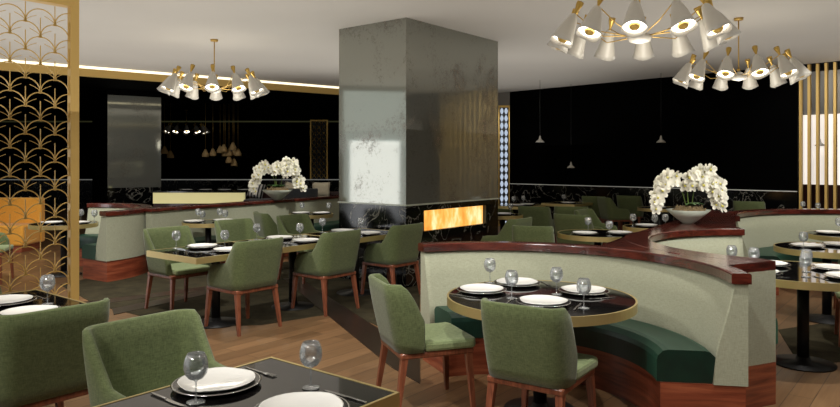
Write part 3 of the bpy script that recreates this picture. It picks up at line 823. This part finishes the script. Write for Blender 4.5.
# pale patterned lattice panels
def lattice_panel(label, o, d, n_, wd, z0, z1, fill, cell):
    fw = min(.05, wd*.08); p = empty('patterned_panel', o); tag(p, label, 'panel')
    MB().obox(V0+n_*.03, d*wd, n_*.03, z0, z1).build('backing', 'black_metal', p)
    fr = MB(); fr.obox(V0, d*fw, n_*.06, z0, z1); fr.obox(d*(wd-fw), d*fw, n_*.06, z0, z1)
    fr.obox(V0, d*wd, n_*.06, z1, z1+.05); fr.obox(V0, d*wd, n_*.06, z0-.05, z0); fr.build('frame', 'brass_soft', p)
    mb = MB(); nx = max(2, int((wd-2*fw-.02)/cell)); sx = (wd-2*fw-.02)/nx; nz = int((z1-z0)/(cell*1.5)); sz = (z1-z0)/nz
    for i in range(nx):
        for j in range(nz):
            cx = fw+.01+sx*(i+.5); cz = z0+sz*(j+.5)
            pts = []
            for k in range(12):
                a = 2*PI*k/12; rx = sx*.42*math.cos(a)*(1-.35*abs(math.sin(a))); rz_ = sz*.46*math.sin(a)
                pts.append(d*(cx+rx)+UP*(cz+rz_)+n_*.02)
            if fill: mb.face(pts)
            else:
                ps = [(q) for q in pts]+[pts[0]]
                mb.tube(ps, .012, 4)
    if fill:
        bmesh.ops.solidify(mb.bm, geom=mb.bm.faces[:], thickness=.01)
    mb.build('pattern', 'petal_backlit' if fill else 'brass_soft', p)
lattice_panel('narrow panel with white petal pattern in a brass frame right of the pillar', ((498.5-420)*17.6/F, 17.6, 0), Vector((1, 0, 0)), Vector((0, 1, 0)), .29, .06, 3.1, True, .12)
lattice_panel('tall brass honeycomb panel on the far black wall', tuple(Vector(((310-420)*25/F, 25, 0))), Vector((1, 0, 0)), Vector((0, 1, 0)), .66, .06, 3.2, False, .14)

# ------------------------------------------------------------------ far lounge and bar on the left
p = empty('bar_counter', (-17, 20.5, 0)); tag(p, 'long black bar counter with glowing front panel behind the banquette', 'counter')
def barpt(px, Y): return (px-420)*Y/F
x0, x1 = barpt(166, 15.5), barpt(244, 15.5)
p.location = (x0-.3, 15.5, 0)
MB().box((0, 0, .72), (x1-x0+.3, .12, .97)).build('glow_panel', 'bar_glow', p)['label'] = 'softly lit yellow front panel'
MB().box((0, .12, 0), (x1-x0+.3, .9, .98)).build('counter_body', 'black_marble', p)
MB().box((0, -.02, .97), (x1-x0+.3, .98, 1.0)).build('counter_top', 'dark_counter', p)
MB().box((0, .02, 0), (x1-x0+.3, .12, .72)).build('counter_base', 'maroon_panel', p)
for k in range(4):
    instance('charger', make_charger, (x0+.3+k*.45, 16.0, 1.0), 0, 'black charger plate on the glowing bar counter, %s from the pillar side' % ['first', 'second', 'third', 'fourth', 'fifth', 'sixth', 'seventh'][k], 'charger plate', 'black charger plates')
    instance('plate', make_plate, (x0+.3+k*.45, 16.0, 1.009), 0, 'white dinner plate on the glowing bar counter, %s from the left pillar' % ['first', 'second', 'third', 'fourth', 'fifth', 'sixth', 'seventh'][k], 'plate', 'white dinner plates')
structure(MB().box((-22, 24.9, .0), (2, 25.0, 1.02)).build('trim_11', 'black_marble'))
structure(MB().box((-22, 24.85, 1.02), (2, 25.0, 1.05)).build('trim_12', 'line_light'))
# grey lounge chair, cushions
gx = barpt(301, 14.6)
gx = barpt(301, 14.2); p = empty('lounge_chair', (gx, 14.2, 0)); tag(p, 'dark grey round-backed lounge chair behind the banquette', 'chair')
MB().arcwall((0, 0), .26, .36, PI*1.02, PI*1.98, .3, 1.12, 24, .03).build('backrest', 'grey_fabric', p)
MB().lathe([(.001, .25), (.26, .25), (.28, .3), (.28, .42), (.24, .46), (.001, .46)], 28).build('seat', 'grey_fabric', p)
MB().lathe([(.001, 0), (.2, 0), (.03, .03), (.03, .25), (.001, .25)], 20).build('base', 'black_metal', p)
p = empty('lounge_bench', (barpt(246, 15.0), 14.75, 0)); tag(p, 'dark high-backed bench behind the banquette carrying pale cushions', 'bench')
MB().box((0, .0, .0), (2.1, .55, .85), .03).build('seat', 'grey_fabric', p)
MB().box((0, .55, .0), (2.1, .7, 1.0), .02).build('backrest', 'maroon_panel', p)
def cushion(px, py, Y, sx, sz, tilt, mat, label, rz=0):
    mb = MB(); n = 8; g = {}
    for side in (-1, 1):
        for i in range(n+1):
            for j in range(n+1):
                u, v = i/n*2-1, j/n*2-1
                th = .07*(1-u**4)*(1-v**4)*side; pin = 1-.06*(1-abs(u))*abs(v)**3; pin2 = 1-.06*(1-abs(v))*abs(u)**3
                if (side == 1) and (i in (0, n) or j in (0, n)): g[(1, i, j)] = g[(-1, i, j)]; continue
                g[(side, i, j)] = mb.bm.verts.new((u*sx/2*pin2, th, v*sz/2*pin))
        for i in range(n):
            for j in range(n):
                f = mb.bm.faces.new((g[(side, i, j)], g[(side, i+1, j)], g[(side, i+1, j+1)], g[(side, i, j+1)])); f.smooth = True
    o = mb.build('cushion', mat); o.location = ((px-420)*Y/F, Y, H+(HOR-py)*Y/F); o.rotation_euler = (-.15, tilt, rz); tag(o, label, 'cushion', 'scatter cushions')
cushion(292, 191, 15.1, .40, .36, .25, 'cream_fabric', 'cream cushion leaning on the sofa, left of the grey lounge chair')
cushion(321, 189.5, 15.1, .40, .33, 0, 'cream_fabric', 'cream cushion upright on the sofa, right of the grey lounge chair')
m, nt, b = nodes('striped_fabric'); v = tex(nt, (1, 1, 1)); wv = nt.nodes.new('ShaderNodeTexWave'); wv.inputs['Scale'].default_value = 4.5
nt.links.new(v, wv.inputs['Vector']); nt.links.new(ramp(nt, wv.outputs['Fac'], [(.4, srgb(20, 20, 22)), (.5, srgb(190, 190, 190))]), b.inputs['Base Color'])
cushion(256, 190.5, 15.12, .36, .34, .2, 'striped_fabric', 'black and white striped cushion at the end of the glowing counter')

# ------------------------------------------------------------------ orchids
def flower_mesh():
    mb = MB(); 
    for k in range(5):
        a = 2*PI*k/5+PI/2; wd = .030 if k in (1, 4) else .021; L = .05
        c_ = mb.bm.verts.new((0, 0, .002)); ring = []
        for i in range(9):
            t_ = i/8*2*PI; u = L*.52+L*.5*math.cos(t_); v = wd*math.sin(t_)*(.75+.25*math.cos(t_))
            x = u*math.cos(a)-v*math.sin(a); y = u*math.sin(a)+v*math.cos(a); ring.append(mb.bm.verts.new((x, y, .012*(u/L)**2+.002*k)))
        for i in range(8):
            f = mb.bm.faces.new((c_, ring[i], ring[i+1])); f.smooth = True
    return mb
def arc_pts(p0, p1, p2, n=14):
    return [p0*(1-t_)**2+p1*2*t_*(1-t_)+p2*t_**2 for t_ in [i/n for i in range(n+1)]]
def orchid(x, y, z, s, label, seed, mirror=1):
    rnd = random.Random(seed)
    t = empty('orchid_arrangement', (x, y, z)); t.scale = (s, s, s); tag(t, label, 'orchid')
    MB().open_lathe([(.0, 0), (.06, 0), (.07, .008), (.16, .08), (.25, .16), (.24, .16), (.15, .085), (.06, .018), (0, .015)], 32).build('bowl', 'bowl_stone', t)
    mb = MB()
    for k in range(60):
        a = rnd.random()*2*PI; r_ = .17*math.sqrt(rnd.random()); hh = .02+.07*rnd.random()
        p_ = Vector((r_*math.cos(a), r_*math.sin(a), .13)); mb.tube([p_, p_+Vector((rnd.uniform(-.03, .03), rnd.uniform(-.03, .03), hh))], .02, 5, .006)
    mb.lathe([(.001, .13), (.2, .13), (.17, .165), (.1, .20), (.001, .21)], 20)
    mb.build('moss', 'moss', t)
    fm = flower_mesh(); first = None
    for k in range(11):
        a = rnd.random()*2*PI; L = rnd.uniform(.12, .2); d = Vector((math.cos(a), math.sin(a), 0)); sd = Vector((-d.y, d.x, 0)); mb = MB()
        P = [Vector((0, 0, .18))+d*L*u+UP*(.14*u*(1.3-u)) for u in (0, .25, .5, .75, 1)]; W = (.008, .022, .026, .02, .002)
        for i in range(4):
            mb.face([P[i]-sd*W[i], P[i]+sd*W[i], P[i+1]+sd*W[i+1], P[i+1]-sd*W[i+1]])
        bmesh.ops.remove_doubles(mb.bm, verts=mb.bm.verts[:], dist=1e-5); bmesh.ops.solidify(mb.bm, geom=mb.bm.faces[:], thickness=.003)
        mb.build('leaf', 'leaf', t)
    paths = [(Vector((-.02, 0, .17)), Vector((-.12, .0, .74)), Vector((-.34, .02, .54)), Vector((-.38, 0, .16))),
             (Vector((.05, .02, .17)), Vector((.10, .02, .84)), Vector((.30, 0, .62)), Vector((.36, .0, .16))),
             (Vector((.0, -.03, .17)), Vector((-.06, -.03, .52)), Vector((.02, -.04, .62)), Vector((.22, -.06, .40)))]
    fobj = None
    for pi_, (a, b_, c_, d) in enumerate(paths):
        P = [a*(1-u)**3+b_*3*u*(1-u)**2+c_*3*u*u*(1-u)+d*u**3 for u in [i/20 for i in range(21)]]
        P = [Vector((q.x*mirror, q.y, q.z)) for q in P]
        MB().tube(P, .006, 6, .003).build('stem', 'stem_green', t)
        nf = 32 if pi_ < 2 else 22
        for k in range(nf):
            u = .42+.58*k/(nf-1); q = P[min(20, int(u*20))]+Vector((rnd.uniform(-.05, .05), rnd.uniform(-.06, .03), rnd.uniform(-.05, .06)))
            if fobj is None:
                fobj = fm.build('flower', 'petal', t); o = fobj
                me = o.data; me.materials.append(MATS['petal_centre'])
                ctr = MB().lathe([(.001, -.004), (.008, 0), (.009, .012), (.001, .018)], 8).build('flower_centre', 'petal_centre', o)
            else: o = copy_tree(fobj, t)
            o.location = q; nrm = Vector((rnd.uniform(-.6, .6)+q.x*.8, -1, rnd.uniform(-.3, .35)))
            o.rotation_euler = nrm.to_track_quat('Z', 'Y').to_euler(); k_ = rnd.uniform(1.2, 1.75); o.scale = (k_, k_, k_)
    return t
X, Y = at(686, 224, .98)
orchid(2.98, 7.5, .98, .95, 'white arching orchid in a stone bowl on the wood shelf of the right booths', 3)
bo = B0+bd*2.75-bn*.04
orchid(bo.x, bo.y, .98, 1.12, 'white arching orchid in a stone bowl on the cap of the left banquette', 5, 1)
